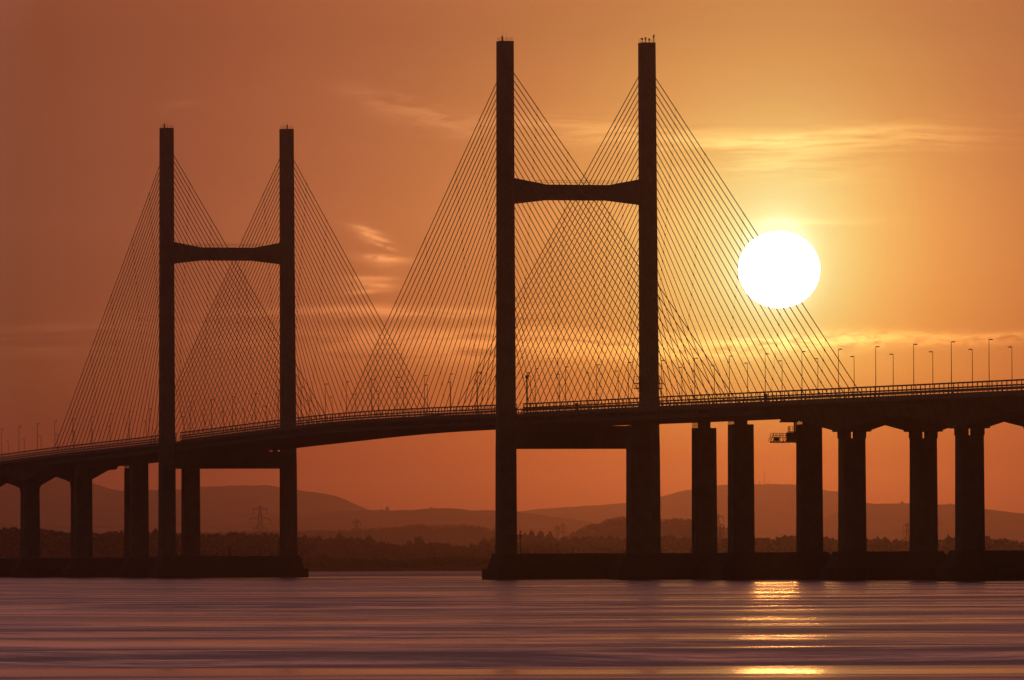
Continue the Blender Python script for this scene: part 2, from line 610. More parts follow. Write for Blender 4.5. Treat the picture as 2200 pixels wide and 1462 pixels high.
def railing(mb, pts, h, r, every):
    for (a, b) in zip(pts, pts[1:]):
        a, b = Vector(a), Vector(b)
        n = max(1, round((b - a).length / every))
        for q in (h, h * .5):
            mb.bar(a + Vector((0, 0, q)), b + Vector((0, 0, q)), r)
        for k in range(n + 1):
            p = a.lerp(b, k / n)
            mb.bar(p, p + Vector((0, 0, h)), r)


def build_pylon(s0, top):
    # caisson foundation: plinth in the water, battered block above
    mb = MB()
    mb.loft([[L3(s0 + a * 8.5, b * 24.5, -4) for a, b in ((1, 1), (-1, 1), (-1, -1), (1, -1))],
             [L3(s0 + a * 8.5, b * 24.5, 2.9) for a, b in ((1, 1), (-1, 1), (-1, -1), (1, -1))]])
    mb.loft([[L3(s0 + a * 7.8, b * 23.25, 2.9) for a, b in ((1, 1), (-1, 1), (-1, -1), (1, -1))],
             [L3(s0 + a * 6.4, b * 22.2, 6.9) for a, b in ((1, 1), (-1, 1), (-1, -1), (1, -1))]])
    fo = mb.build('pylon_foundation', M['wet_concrete'], bridge)
    rl = MB()
    for a in (-6.2, 6.2):
        railing(rl, [L3(s0 + a, -16.5, 6.9), L3(s0 + a, 16.5, 6.9)], 1.15, 0.035, 1.5)
    tag(rl.build('railing', M['steel'], fo), kind='stuff')
    for sg in (-1, 1):
        t = sg * LEG_T
        rings = []
        for z, hs, ht in ((6.9, 2.75, 2.42), (34.5, 2.65, 2.34), (41, 2.5, 2.26), (72, 2.35, 2.15), (104, 2.25, 2.06), (top, 2.15, 1.97)):
            rings.append(oct_ring(s0, t + sg * (0.25 * (1 - z / top)), z, hs, ht, 0.35))
        lg = MB().loft(rings).build('tower_leg', M['concrete'], bridge)
        r = MB()
        q = 1.75
        railing(r, [L3(s0 + a * 1.95, t + b * q, top) for a, b in ((1, 1), (-1, 1), (-1, -1), (1, -1), (1, 1))], 0.9, 0.022, 1.7)
        tag(r.build('railing', M['steel'], lg), kind='stuff')
        if s0 == 0 and sg == 1:        # radio aerials on the right leg
            for ds, dt, hh, kk in ((-1.6, -1.7, 1.2, -.6), (-.8, -.6, 1.5, .3), (.6, .8, 1.2, .3), (-1.2, 1.6, 2.2, .4)):
                an = MB()
                an.tube(L3(s0 + ds, t + dt, top), L3(s0 + ds, t + dt, top + hh), 0.10, 0.08)
                an.bar(L3(s0 + ds, t + dt, top + hh - .35), L3(s0 + ds, t + dt + kk, top + hh - .1), 0.09)
                an.box(s0 + ds - .12, s0 + ds + .12, -(t + dt) - .2, -(t + dt) + .2, top + hh * .55, top + hh * .55 + .55)
                if hh > 2:
                    an.tube(L3(s0 + ds, t + dt, top + 1.2), L3(s0 + ds, t + dt, top + 2.1), 0.2, 0.16)
                an.build('antenna', M['steel'], lg)
        else:
            b = MB()
            dt = -0.8 if sg < 0 else 0.2
            b.tube(L3(s0, t + dt, top), L3(s0, t + dt, top + .9), 0.22, 0.2)
            b.ball(L3(s0, t + dt, top + 1.1), .25, .25, .35)
            b.build('warning_beacon', M['steel'], lg)
            for k in (-.5, .4):
                MB().tube(L3(s0 + .3, t + k, top), L3(s0 + .3, t + k, top + 2.6), .04, .025).build('antenna', M['steel'], lg)
    # lower crossbeam carrying the deck
    zb = deck_z(s0) - 2.75
    ti = LEG_T - 2.2
    MB().box(s0 - 2.3, s0 + 2.3, -ti, ti, 34.85, zb - .12).build('lower_crossbeam', M['concrete'], bridge)
    be = MB()
    for t in (-15.5, 15.5):
        be.box(s0 - .8, s0 + .8, t - .7, t + .7, zb - .12, zb + .35)
    tag(be.build('bearing', M['steel'], bridge), kind='stuff')
    # upper crossbeam, haunched at both ends
    ti = LEG_T - 2.02
    tp = [(-ti, 107.25), (-8.6, 105.55), (8.6, 105.55), (ti, 107.25)]
    bt = [(ti, 100.35), (8.2, 101.45), (-8.2, 101.45), (-ti, 100.35)]
    mb = MB().loft([[L3(s0 + a, t, z) for t, z in tp + bt] for a in (-1.7, 1.7)])
    ub = mb.build('upper_crossbeam', M['concrete'], bridge)
    r = MB()
    for a in (-1.5, 1.5):
        railing(r, [L3(s0 + a, -11.5, 105.6), L3(s0 + a, 11.5, 105.6)], 1.1, 0.03, 2.4)
    tag(r.build('railing', M['steel'], ub), kind='stuff')


build_pylon(PYLONS[0], 143.9)
build_pylon(PYLONS[1], 143.7)

# maintenance cradle round the far leg of the right pylon
for sg in (-1, 1):
    mb = MB()
    t0, t1 = (LEG_T + 2.2, LEG_T + 3.6) if sg > 0 else (LEG_T - 3.6, LEG_T - 2.2)
    for z in (50.9, 52.3):
        mb.box(-1.6, 1.6, -t1, -t0, z, z + .22)
    for s in (-1.6, 1.6):
        for t in (t0, t1):
            mb.bar(L3(s, t, 50.9), L3(s, t, 54.3), .05)
        mb.bar(L3(s, t0, 53.4), L3(s, t1, 53.4), .04)
        mb.bar(L3(s, t0, 54.3), L3(s, t1, 54.3), .04)
        mb.bar(L3(s, t0, 51.0), L3(s, t1, 52.3), .06)
    tag(mb.build('maintenance_cradle', M['steel'], bridge), label='small railed steel work platform clamped to the tower leg above the deck')


def srange(a, b, step):
    n = max(1, round((b - a) / step))
    return [a + (b - a) * i / n for i in range(n + 1)]


def sweep(mb, ss, section):           # section: list of (t, dz) below/above the road surface
    mb.loft([[L3(s, t, deck_z(s) + dz) for t, dz in section] for s in ss])


END_R, END_L = -245.0, 702.0
HALF = 17.25


def build_deck(parent, s0, s1):
    ss = srange(s0, s1, 7.3)
    mb = MB()
    sweep(mb, ss, [(-HALF, 0.25), (-HALF + .45, 0.25), (-HALF + .45, 0.0), (HALF - .45, 0.0), (HALF - .45, 0.25), (HALF, 0.25), (HALF, -.45), (HALF - 1.2, -.55), (-HALF + 1.2, -.55), (-HALF, -.45)])
    d = mb.build('deck_slab', M['concrete'], parent)
    r = MB()
    sweep(r, ss, [(-HALF + .5, 0.06), (HALF - .5, 0.06), (HALF - .5, 0.005), (-HALF + .5, 0.005)])
    r.build('road_surface', M['asphalt'], d)
    return d


def build_barrier(parent, s0, s1, t, gaps=()):
    mb = MB()
    segs = []
    a = s0
    for g0, g1 in sorted(gaps):
        if g1 > a and g0 < s1:
            segs.append((a, g0))
            a = g1
    segs.append((a, s1))
    for a, b in segs:
        ss = srange(a, b, 7.3)
        for z0, z1 in ((.2, .72), (.96, 1.42), (1.70, 2.06), (2.74, 3.09)):
            sweep(mb, ss, [(t - .06, z0), (t + .06, z0), (t + .06, z1), (t - .06, z1)])
        for s in srange(a, b, 3.65):
            z = deck_z(s)
            o0, o1 = sorted((-t + math.copysign(.065, t), -t + math.copysign(.24, t)))
            mb.box(s - .11, s + .11, o0, o1, z + .2, z + 3.0)
    tag(mb.build('wind_barrier', M['steel'], parent), kind='stuff')


deck = build_deck(bridge, END_R, END_L)
for t in (-15.4, 15.4):               # the two edge girders
    mb = MB()
    sweep(mb, srange(END_R, END_L, 7.3), [(t - .35, -.56), (t + .35, -.56), (t + .35, -2.42), (t - .35, -2.42)])
    mb.build('edge_girder', M['steel'], bridge)
mb = MB()                              # cross girders every 3.65 m, their ends show as teeth under the edge
for s in srange(END_R + 2, END_L - 2, 3.65):
    if min(abs(s - p) for p in PYLONS) < 2.0:
        continue
    z = deck_z(s)
    mb.box(s - .22, s + .22, -15.0, 15.0, z - 2.66, z - .58)
    for t in (-1, 1):
        mb.box(s - .22, s + .22, min(t * 15.8, t * 16.9), max(t * 15.8, t * 16.9), z - 1.5, z - .58)
tag(mb.build('cross_girder', M['steel'], bridge), kind='stuff')
build_barrier(bridge, END_R, END_L, -HALF + .22, [(p - 8.0, p - .5) for p in PYLONS])
build_barrier(bridge, END_R, END_L, HALF - .22)

# stay cables: 30 to each side of each tower leg
unit = MB().tube((0, 0, 0), (0, 0, 1), 1.0, 1.0, 8).mesh('stay_cable', M['cable'], True)
N_STAY = 30


def stay_pts(p, sg, side, i):         # i = 0 is the outermost, longest stay
    ds = 222.5 - 7.25 * i
    zt = 137.7 - 2.0 * i - (0.012 * i * i)
    a = Vector(L3(p + sg * 1.6, side * (LEG_T - .3), zt))
    s = p + sg * ds
    b = Vector(L3(s, -15.6 if side < 0 else 16.75, deck_z(s) - .1))
    return a, b


for p in PYLONS:
    for side in (-1, 1):
        for sg in (-1, 1):
            fan = []
            for i in range(N_STAY):
                a, b = stay_pts(p, sg, side, i)
                fan.append((a, b))
                d = b - a
                r = 0.085 + 0.025 * (1 - i / N_STAY)
                q = d.to_track_quat('Z', 'Y').to_matrix().to_4x4()
                mt = Matrix.Translation(a) @ q @ Matrix.Diagonal((r, r, d.length, 1))
                link('stay_cable', unit, bridge, mt)
            # thin tie ropes across the fan, with a clamp on every stay they cross
            for frac in (.14, .28, .46, .64, .82):
                tie = MB()
                a, b = fan[0]
                p0 = a.lerp(b, frac)
                d = (b - a)
                d2 = Vector((d.x, d.z)).normalized()
                nrm = Vector((-sg * abs(d2.y) * .8, 0, -abs(d2.x)))
                hits = []
                for (a, b) in fan:
                    # intersection of the rope line (in the s-z plane) with the stay
                    dx, dz = b.x - a.x, b.z - a.z
                    det = dx * (-nrm.z) + nrm.x * dz
                    if abs(det) < 1e-6:
                        continue
                    k = ((p0.x - a.x) * (-nrm.z) + nrm.x * (p0.z - a.z)) / det
                    if 0.02 < k < 0.99:
                        hits.append(a.lerp(b, k))
                hits = [h for h in hits if (h.x - L3(p, 0, 0)[0]) * sg > 3.5]
                for h0, h1 in zip(hits, hits[1:]):
                    tie.tube(h0, h1, .02, .02, 4)
                for h in hits:
                    tie.box(h.x - .12, h.x + .12, h.y - .16, h.y + .16, h.z - .18, h.z + .18)
                if hits:
                    tag(tie.build('tie_rope', M['cable'], bridge), kind='stuff')


def rect(s, t, z, hs, ht):
    return [L3(s + a * hs, t + b * ht, z) for a, b in ((1, 1), (-1, 1), (-1, -1), (1, -1))]


PIER_T = 8.7


def build_pier(parent, s0, haunched):
    top = 6.75
    mb = MB()
    mb.loft([rect(s0, 0, -4, 5.6, 15.2), rect(s0, 0, 2.9, 5.6, 15.2)])
    mb.loft([rect(s0, 0, 2.9, 4.8, 14.4), rect(s0, 0, top, 3.5, 12.5)])
    mb.build('pier_foundation', M['wet_concrete'], parent)
    for sg in (-1, 1):
        t = sg * PIER_T
        zd = deck_z(s0)
        ct = zd - 8.5 if haunched else zd - 4.35
        rings = [oct_ring(s0, t, z, 2.55, ht, .3) for z, ht in ((top, 2.82), (ct, 2.68))]
        col = MB().loft(rings).build('pier_column', M['concrete'], parent)
        if haunched:
            for k in (-1, 1):
                MB().box(s0 - 1.6, s0 + 1.6, -t + k * 1.85 - 1.22, -t + k * 1.85 + 1.22, ct, zd - 6.86).build('bearing_block', M['concrete'], col)
        else:
            MB().box(s0 - 1.4, s0 + 1.4, -t - 1.35, -t + 1.35, ct, zd - 2.68).build('bearing_block', M['concrete'], col)
            r = MB()
            railing(r, [L3(s0 + 2.4, t - 2.5, ct), L3(s0 - 2.4, t - 2.5, ct), L3(s0 - 2.4, t - 1.5, ct)], 1.3, .05, .6)
            tag(r.build('railing', M['steel'], col), kind='stuff')


for s0 in (-98.0, -197.5, 558.5, 656.5):
    build_pier(bridge, s0, False)

# the right and left approach viaducts: two haunched concrete box girders side by side
RIGHT_PIERS = (-296.0, -391.0, -487.0, -584.0)
LEFT_PIERS = (754.5, 852.5, 950.5)


def build_viaduct(label, s_near, s_far, piers):
    root = empty('approach_viaduct', A0, RZ)
    tag(root, label, 'viaduct')
    a, b = min(s_near, s_far), max(s_near, s_far)
    build_deck(root, a, b)
    for sg in (-1, 1):
        c = sg * PIER_T
        rings = []
        ss = sorted(set(round(x, 2) for x in srange(a, b, 3.6)) | {p + q for p in piers for q in (-3.4, 3.4, -38, 38) if a < p + q < b})
        for s in ss:
            u = min(abs(s - p) for p in piers)
            dep = 6.85 - 0.085 * max(0.0, min(u, 38.0) - 2.5)
            zz = deck_z(s)
            sec = [(-6.6, -.56), (6.6, -.56), (5.0, -1.0), (3.05, -dep), (-3.05, -dep), (-5.0, -1.0)]
            rings.append([L3(s, c + q, zz + w) for q, w in sec])
        gd = MB().loft(rings).build('box_girder', M['concrete'], root)
        for p in piers:                # thickened segment over each pier
            zz = deck_z(p)
            MB().box(p - 3.2, p + 3.2, -c - 3.85, -c + 3.85, zz - 6.95, zz - 6.2).build('pier_segment', M['concrete'], gd)
    build_barrier(root, a, b, -HALF + .22)
    build_barrier(root, a, b, HALF - .22)
    for p in piers:
        build_pier(root, p, True)
    return root


build_viaduct('concrete approach viaduct at the right with V-shaped haunches on paired piers', END_R - .15, -640.0, RIGHT_PIERS)
build_viaduct('concrete approach viaduct at the far left, beyond the left pylon', END_L + .15, 1010.0, LEFT_PIERS)

# inspection gantry hung under the deck beside the second side pier
gan = empty('inspection_gantry', W(-197.5, 0, 0), RZ)
tag(gan, 'railed steel inspection gantry hanging under the deck beside a pier', 'gantry')
mb = MB()
mb.box(-1.1, 1.1, -5.6, 1.0, 33.6, 33.95)
mb.build('floor', M['steel'], gan)
mb = MB()
for s in (-1.05, 1.05):
    for z in (34.9, 35.4, 35.95):
        mb.bar((s, 1.0, z), (s, -5.6, z), .06)
    for k in range(9):
        y = .8 - k * .8
        mb.bar((s, y, 33.9), (s, y, 35.95), .055)
        if k % 2 == 0 and k < 8:
            mb.bar((s, y, 33.9), (s, y - .8, 35.95), .05)
    mb.bar((s, 1.5, 33.85), (s, .9, 35.2), .07)
tag(mb.build('truss_side', M['steel'], gan), kind='stuff')
mb = MB().box(-.9, .9, -5.4, -3.2, 34.0, 36.2)
mb.build('cabin', M['steel'], gan)
mb = MB().box(-.5, .5, -.9, .1, 34.05, 35.0)
mb.build('winch', M['steel'], gan)
mb = MB()
railing(mb, [(-1, -3.6, 36.45), (1, -3.6, 36.45)], 1.2, .05, .5)
railing(mb, [(1, -3.6, 36.45), (1, -5.3, 36.45)], 1.2, .05, .5)
mb.box(-1, 1, -5.4, -3.5, 36.3, 36.45)
tag(mb.build('upper_platform', M['steel'], gan), kind='stuff')
mb = MB()
for s in (-.8, .8):
    mb.box(s - .12, s + .12, -5.35, -5.0, 36.2, 39.3)
mb.build('hanger', M['steel'], gan)
MB().box(-1.2, 1.2, -5.6, -1.5, 38.6, 39.05).build('carriage', M['steel'], gan)
mb = MB()
for y, l in ((-.6, .6), (-1.9, .9)):
    mb.tube((0, y, 33.75), (.05, y - .1, 33.75 - l), .03, .02, 4)
tag(mb.build('loose_rope', M['steel'], gan), kind='stuff')

# ------------------------------------------------------------------ street lamps on the deck
proto = empty('street_lamp', (0, 0, 0))
mb = MB().tube((0, 0, 0), (0, 0, 12.0), .105, .06, 8)
mb.build('post', M['lamp'], proto)
lamp_head = MB().ball((0, -.46, 12.06), .17, .56, .13, 10, 6).build('lamp_head', M['lamp'], proto, True)
NEAR = [-520.5, -490.7, -460.8, -430.9, -402.3, -372.8, -342.2, -311.2, -279.9, -247.4, -214.7, -182.1, -149.8, -116.8, -84.3, -51.3, -18.3, 14.0, 47.2, 79.7, 110.8, 145.1, 177.9, 211.0, 239.2, 272.6, 304.9,
        338.7, 371.9, 404.2, 437.3, 470.8, 503.9, 536.7, 570.2, 602.8, 635.8, 669.0, 701.7, 737.0, 770.7, 803, 836]
FAR = [-435.0, -404.5, -373.5, -342.5, -311.2, -278.9, -245.6, -211.6, -179.1, -146.0, -113.2, -80.6, -47.9, -15.0, 19.2, 51.3, 84.4, 117.9, 150.3, 183.0, 215.7, 245.4, 277.4, 310.7, 343.0, 375.8, 408.9, 441.4, 474.0, 507.3,
       540.7, 572.5, 605.9, 638.5, 670.8, 702.9, 736.1, 768.9, 803.3, 835.8, 868.0, 901.3, 934.9]
ORD = ['first', 'second', 'third', 'fourth', 'fifth', 'sixth', 'seventh', 'eighth', 'ninth', 'tenth', 'eleventh', 'twelfth', 'thirteenth', 'fourteenth', 'fifteenth', 'sixteenth', 'seventeenth', 'eighteenth', 'nineteenth', 'twentieth']
ZONES = [(-1e9, 362, 'left of the left pylon'), (362, 602, 'between the legs of the left pylon'),
         (602, 637, 'just behind the right leg of the left pylon'), (637, 1090, 'between the two pylons'), (1090, 1371, 'between the legs of the right pylon'), (1371, 1416, 'at the right leg of the right pylon'), (1416, 1838, 'under the cables right of the right pylon'),
         (1838, 1e9, 'on the right viaduct past the last cable')]
first = True
for row, arr, t, rowname in ((0, NEAR, -16.2, 'near-side'), (1, FAR, 16.2, 'far-side')):
    placed = []
    for s in arr:
        base = W(s, t, deck_z(s) + .05)
        xi = image_x(base)
        if xi < -15 or xi > 2215 or 344 < xi < 380 or 1068 < xi < 1113:
            continue                     # out of the picture or wholly behind a near tower leg
        o = proto if first else copy_tree(proto)
        first = False
        o.location = base
        o.rotation_euler = (0, 0, RZ + (0 if row == 0 else math.pi))
        placed.append((xi, o))
    placed.sort(key=lambda q: q[0])
    cnt = {}
    tot = {}
    def zone(x):
        for a, b, n in ZONES:
            if a <= x < b:
                return n
    for x, o in placed:
        tot[zone(x)] = tot.get(zone(x), 0) + 1
    for x, o in placed:
        z = zone(x)
        k = cnt[z] = cnt.get(z, 0) + 1
        pre = 'tall ' + rowname if row == 0 else 'shorter-looking ' + rowname
        lab = f'{pre} street lamp {z}' if tot[z] == 1 else f'{pre} street lamp, {ORD[k - 1]} from left {z}'
        tag(o, lab, 'street lamp', 'street lamps along the bridge deck')

# equipment cabinets standing behind the near parapet
for s0_, lab in ((-63.7, 'dark equipment cabinet on the deck edge between the legs of the right pylon'), (-248.2, 'dark equipment cabinet on the deck edge right of the right pylon, beneath the sun')):
    cb = empty('equipment_cabinet', W(s0_, -16.3, deck_z(s0_) + .01), RZ)
    tag(cb, lab, 'cabinet', 'equipment cabinets along the deck')
    MB().box(-.5, .5, -.28, .28, .12, 2.4).build('body', M['steel'], cb)
    MB().box(-.58, .58, -.36, .36, 0, .12).build('plinth', M['concrete'], cb)
    MB().box(-.58, .58, -.36, .36, 2.4, 2.5).build('roof', M['steel'], cb)

# camera mast on the near parapet beside the right pylon
mast = empty('camera_mast', W(-12.0, -16.9, deck_z(-12)), RZ)
tag(mast, 'thick mast with a camera on top, on the deck beside the right pylon left leg', 'mast')
MB().tube((0, 0, 0), (0, 0, 9.6), .24, .2, 8).build('pole', M['steel'], mast)
mb = MB().box(-.35, .35, -.35, .35, 9.6, 10.5)
mb.bar((0, 0, 10.3), (0, -.5, 11.1), .07)
mb.build('bracket', M['steel'], mast)
MB().box(-.25, .25, -.75, -.2, 11.0, 11.3).build('camera_housing', M['steel'], mast)

# navigation light masts on the pylon foundations
for i, (s, t, h, lab) in enumerate(((0, -15.9, 6.2, 'light mast on the right pylon foundation, beside its left leg'),
                                    (457, -16.4, 5.8, 'light mast on the left pylon foundation, beside its left leg'),
                                    (457, 16.6, 6.0, 'light mast on the left pylon foundation, beside its right leg'))):
    r = empty('light_mast', W(s, t, 6.9), RZ)
    tag(r, lab, 'mast', 'light masts on the pylon foundations')
    MB().tube((0, 0, 0), (0, 0, h), .11, .09, 8).build('pole', M['steel'], r)
    MB().ball((0, 0, h - 1.3), .38, .38, .24).build('lamp_head', M['steel'], r, True)
    MB().box(-.22, .22, -.3, .3, h - .55, h - .3).build('crosspiece', M['steel'], r)
bc = empty('navigation_beacon', W(457, 0.4, 6.9), RZ)
tag(bc, 'small navigation beacon on the left pylon foundation between its legs', 'beacon')
MB().loft([[(a * .55, b * .55, 0) for a, b in ((1, 1), (-1, 1), (-1, -1), (1, -1))], [(a * .3, b * .3, 1.7) for a, b in ((1, 1), (-1, 1), (-1, -1), (1, -1))]]).build('base', M['steel'], bc)
MB().tube((0, 0, 1.7), (0, 0, 3.0), .12, .1).ball((0, 0, 2.2), .3, .3, .25).build('lantern', M['steel'], bc)

# ------------------------------------------------------------------ electricity pylons
def lattice_tower(H, arms, lab, x, Y, z0=3.0, rz=0.0):
    root = empty('electricity_pylon', (x, Y, z0), rz)
    tag(root, lab, 'electricity pylon', 'electricity pylons on the far shore')
    bw, tw = H * .095, H * .022
    k = .15 if Y < 6500 else .26
    mb = MB()
    def half(z):
        q = z / H
        return bw + (tw * 1.8 - bw) * min(1, q / .62) if q < .62 else tw * 1.8 + (tw * .5 - tw * 1.8) * (q - .62) / .38
    zs = [0]
    while zs[-1] < H * .97:
        zs.append(min(H, zs[-1] + max(1.6, half(zs[-1]) * 1.9)))
    for a, b in zip(zs, zs[1:]):
        ha, hb = half(a), half(b)
        for sx, sy in ((1, 1), (-1, 1), (-1, -1), (1, -1)):
            mb.bar((sx * ha, sy * ha, a), (sx * hb, sy * hb, b), k)
        for sy in (-1, 1):
            mb.bar((-ha, sy * ha, a), (hb, sy * hb, b), k * .7)
            mb.bar((ha, sy * ha, a), (-hb, sy * hb, b), k * .7)
            mb.bar((sy * ha, -ha, a), (sy * hb, hb, b), k * .7)
    mb.tube((0, 0, zs[-1]), (0, 0, H + .3), .1, .05)
    mb.build('lattice_mast', M['lattice'], root)
    for q, w in arms:
        z = H * q
        mb = MB()
        hh = half(z)
        for s in (-1, 1):
            for sy in (-1, 1):
                mb.bar((s * hh, sy * hh, z), (s * w, 0, z), k)
                mb.bar((s * hh, sy * hh, z + H * .035), (s * w, 0, z + .05), k)
            mb.bar((s * w * .5, 0, z), (s * w * .5, 0, z + H * .018), k)
        arm = mb.build('cross_arm', M['lattice'], root)
        for s in (-1, 1):
            MB().tube((s * w, 0, z), (s * w, 0, z - H * .085), k * 1.1, k * 1.1, 5).build('insulator', M['lattice'], arm)
    return root


ARMS = ((.93, 4.5), (.77, 6.7), (.615, 4.6))
ARMS2 = ((.93, 3.4), (.77, 4.2), (.615, 3.7))
towers = {}
for key, x, Y, H, arms, lab in (
        ('a', -165.7, 5600, 40.0, ARMS, 'largest lattice electricity pylon, seen between the legs of the left pylon'),
        ('b', -139.1, 7600, 41.0, ARMS2, 'lattice electricity pylon left of centre under the open span between the two pylons'),
        ('c', -85.9, 9500, 32.0, ARMS2, 'faint small electricity pylon right of centre under the open main span'),
        ('d', 48.5, 8200, 38.9, ARMS2, 'clearer lattice electricity pylon between the legs of the right pylon'),
        ('e', 44.6, 8600, 38.5, ((.93, 2.2), (.6, 2.4)), 'slim electricity pylon just left of the clearer one between right pylon legs'),
        ('f', 88.3, 9500, 38.0, ARMS2, 'faint electricity pylon before the wooded hill between the right pylon legs'),
        ('g', 183.0, 7600, 44.3, ((.93, 4.6), (.77, 5.2), (.6, 4.6)), 'electricity pylon half hidden behind the first pair of right piers'),
        ('h', 351.3, 7600, 35.3, ((.93, 3.6), (.77, 4.2), (.6, 3.6)), 'electricity pylon half hidden behind a pier near the right edge'),
        ('i', -15.3, 7900, 35.2, ((.93, 3.2), (.7, 3.6)), 'electricity pylon peeping out left of the right pylon base')):
    towers[key] = (x, Y, H, lattice_tower(H, arms, lab, x, Y))


def wires(label, p, q, offs, sag):
    mb = MB()
    for (ox, z0, z1) in offs:
        a = Vector((p[0] + ox, p[1], z0))
        b = Vector((q[0] + ox, q[1], z1))
        pts = []
        for i in range(17):
            k = i / 16
            c = a.lerp(b, k)
            c.z -= sag * 4 * k * (1 - k)
            pts.append(c)
        for c, d in zip(pts, pts[1:]):
            mb.tube(c, d, .045, .045, 3)
    o = mb.build('power_line', M['lattice'])
    tag(o, label, 'power lines', 'overhead power lines')
    o['kind'] = 'thing'


T = towers
wires('overhead wires sagging left from the largest electricity pylon', (-165.7, 5600), (-420, 5900), [(s * w, 3 + H, 3 + H + 2) for s in (-1, 1) for w, H in ((4.5, 34.2), (6.7, 27.6), (4.6, 21))], 9)
wires('overhead wires running right from the largest electricity pylon towards the main span', (-165.7, 5600), (-139.1, 7600), [(s * w, 3 + H, 3 + H + 2) for s in (-1, 1) for w, H in ((4, 34.2), (5.4, 27.6), (4.2, 21))], 12)
wires('overhead wires running across the open main span towards the right pylon base', (-139.1, 7600), (-15.3, 7900), [(s * w, 3 + H, 3 + H - 4) for s in (-1, 1) for w, H in ((3.4, 34.5), (4.2, 28))], 10)
wires('overhead wires between the electricity pylons framed by the right pylon legs', (-15.3, 7900), (48.5, 8200), [(s * w, 3 + H, 3 + H + 3) for s in (-1, 1) for w, H in ((3.3, 29.5), (3.8, 23))], 6)
wires('overhead wires sagging between the right piers behind the viaduct', (183.0, 7600), (351.3, 7600), [(s * w, 3 + H, 3 + H - 6) for s in (-1, 1) for w, H in ((4, 37), (4.6, 30))], 11)
wires('overhead wires leaving the picture at the right behind the last pier', (351.3, 7600), (560, 7700), [(s * w, 3 + H, 3 + H) for s in (-1, 1) for w, H in ((3.6, 30), (4.2, 24))], 10)


# radio masts on the hills
def radio_mast(x, Y, z0, z1, w, lab, dish=False):
    r = empty('radio_mast', (x, Y, z0), 0)
    tag(r, lab, 'radio mast', 'radio masts on the hill tops')
    H = z1 - z0
    mb = MB()
    n = 6
    for i in range(n):
        a, b = H * i / n, H * (i + 1) / n
        ha, hb = w * (1 - .85 * i / n), w * (1 - .85 * (i + 1) / n)
        for sx, sy in ((1, 1), (-1, 1), (-1, -1), (1, -1)):
            mb.bar((sx * ha, sy * ha, a), (sx * hb, sy * hb, b), .3)
        mb.bar((-ha, -ha, a), (hb, -hb, b), .2)
        mb.bar((ha, -ha, a), (-hb, -hb, b), .2)
    mb.build('lattice_mast', M['lattice'], r)
    MB().tube((0, 0, H * .97), (0, 0, H * 1.03), .25, .1).build('aerial', M['lattice'], r)
    if dish:
        MB().box(-1.2, 1.2, -.6, .6, H * .55, H * .95).build('antenna_panel', M['lattice'], r)


radio_mast(606.2, 20950, 190, 202.6, .8, 'short radio mast left of the tall mast on the right hill', True)
radio_mast(618.3, 20950, 190, 226, 2.4, 'tall lattice radio mast on top of the right hill')
radio_mast(627.9, 20950, 190, 199, .8, 'short radio mast right of the tall mast on the right hill', True)
radio_mast(-342.4, 19900, 124, 146, .9, 'thin radio mast on the falling right slope of the left hill')

# ------------------------------------------------------------------ trees
def crown_mesh(seed, n=170, spread=1.0):
    rnd = random.Random(seed)
    lobes = []
    for _ in range(9):
        an, rr = rnd.uniform(0, 6.28), rnd.uniform(.1, .52)
        lobes.append((rr * math.cos(an), rr * math.sin(an), .68 - 1.0 * rr * rr - rnd.uniform(0, .3), rnd.uniform(.28, .42)))
    lobes += [(0, 0, .5, .52)] * 4
    mb = MB()
    for k in range(n):
        lx, ly, lz, lr = rnd.choice(lobes)
        d = Vector((rnd.gauss(0, 1), rnd.gauss(0, 1), rnd.gauss(0, 1))).normalized() * lr * rnd.uniform(.55, 1.0) ** .5
        c = Vector((lx, ly, lz)) + Vector((d.x, d.y, d.z * .75))
        s = rnd.uniform(.08, .16)
        a = Vector((rnd.gauss(0, 1), rnd.gauss(0, 1), rnd.gauss(0, 1))).normalized()
        b = a.orthogonal().normalized()
        cc = a.cross(b)
        mb.add([c + (b * math.cos(t) + cc * math.sin(t)) * s * rnd.uniform(.7, 1.2) for t in (0, 1.26, 2.51, 3.77, 5.03)], [(0, 1, 2, 3, 4)])
    return mb


CROWNS = [crown_mesh(i, 420).mesh('crown', M['foliage'], fix=False) for i in range(6)]
tm = MB().tube((0, 0, -.3), (0, 0, .45), .06, .035, 7)
for a in range(5):
    an = a * 1.3
    tm.tube((0, 0, .25 + .04 * a), (.32 * math.cos(an), .32 * math.sin(an), .55 + .03 * a), .03, .012, 5)
TRUNK = tm.mesh('trunk', M['bark'])


def tree(x, Y, base, top, wid, lab, k):
    """crown about wid across, tip at height top"""
    h = (top - base) / 1.08
    r = empty('tree', (x, Y, base), random.uniform(0, 6.28))
    tag(r, lab, 'tree', 'trees on the far shore')
    sc = Matrix.Diagonal((wid / 1.7, wid / 1.7, h, 1))
    link('trunk', TRUNK, r, Matrix.Diagonal((wid * .5, wid * .5, h, 1)))
    link('crown', CROWNS[k % 6], r, sc)


def px(x, y, Y):                      # bearing and height of a thing seen at that spot, at distance Y metres
    xx, yy = x - .004 * (y - 731), y + .004 * (x - 1100)
    return (xx - 1100) / 18333 * Y, (1209 - yy) / 18333 * Y + CAM_H


def ground_at(name, x, Y):
    for n, Y0, D, pts in HILLS:
        if n == name:
            d = (Y - Y0) / D
            return prof(pts, x) * (1 - d * d) ** 1.3 if abs(d) < 1 else 3
    return 3.0


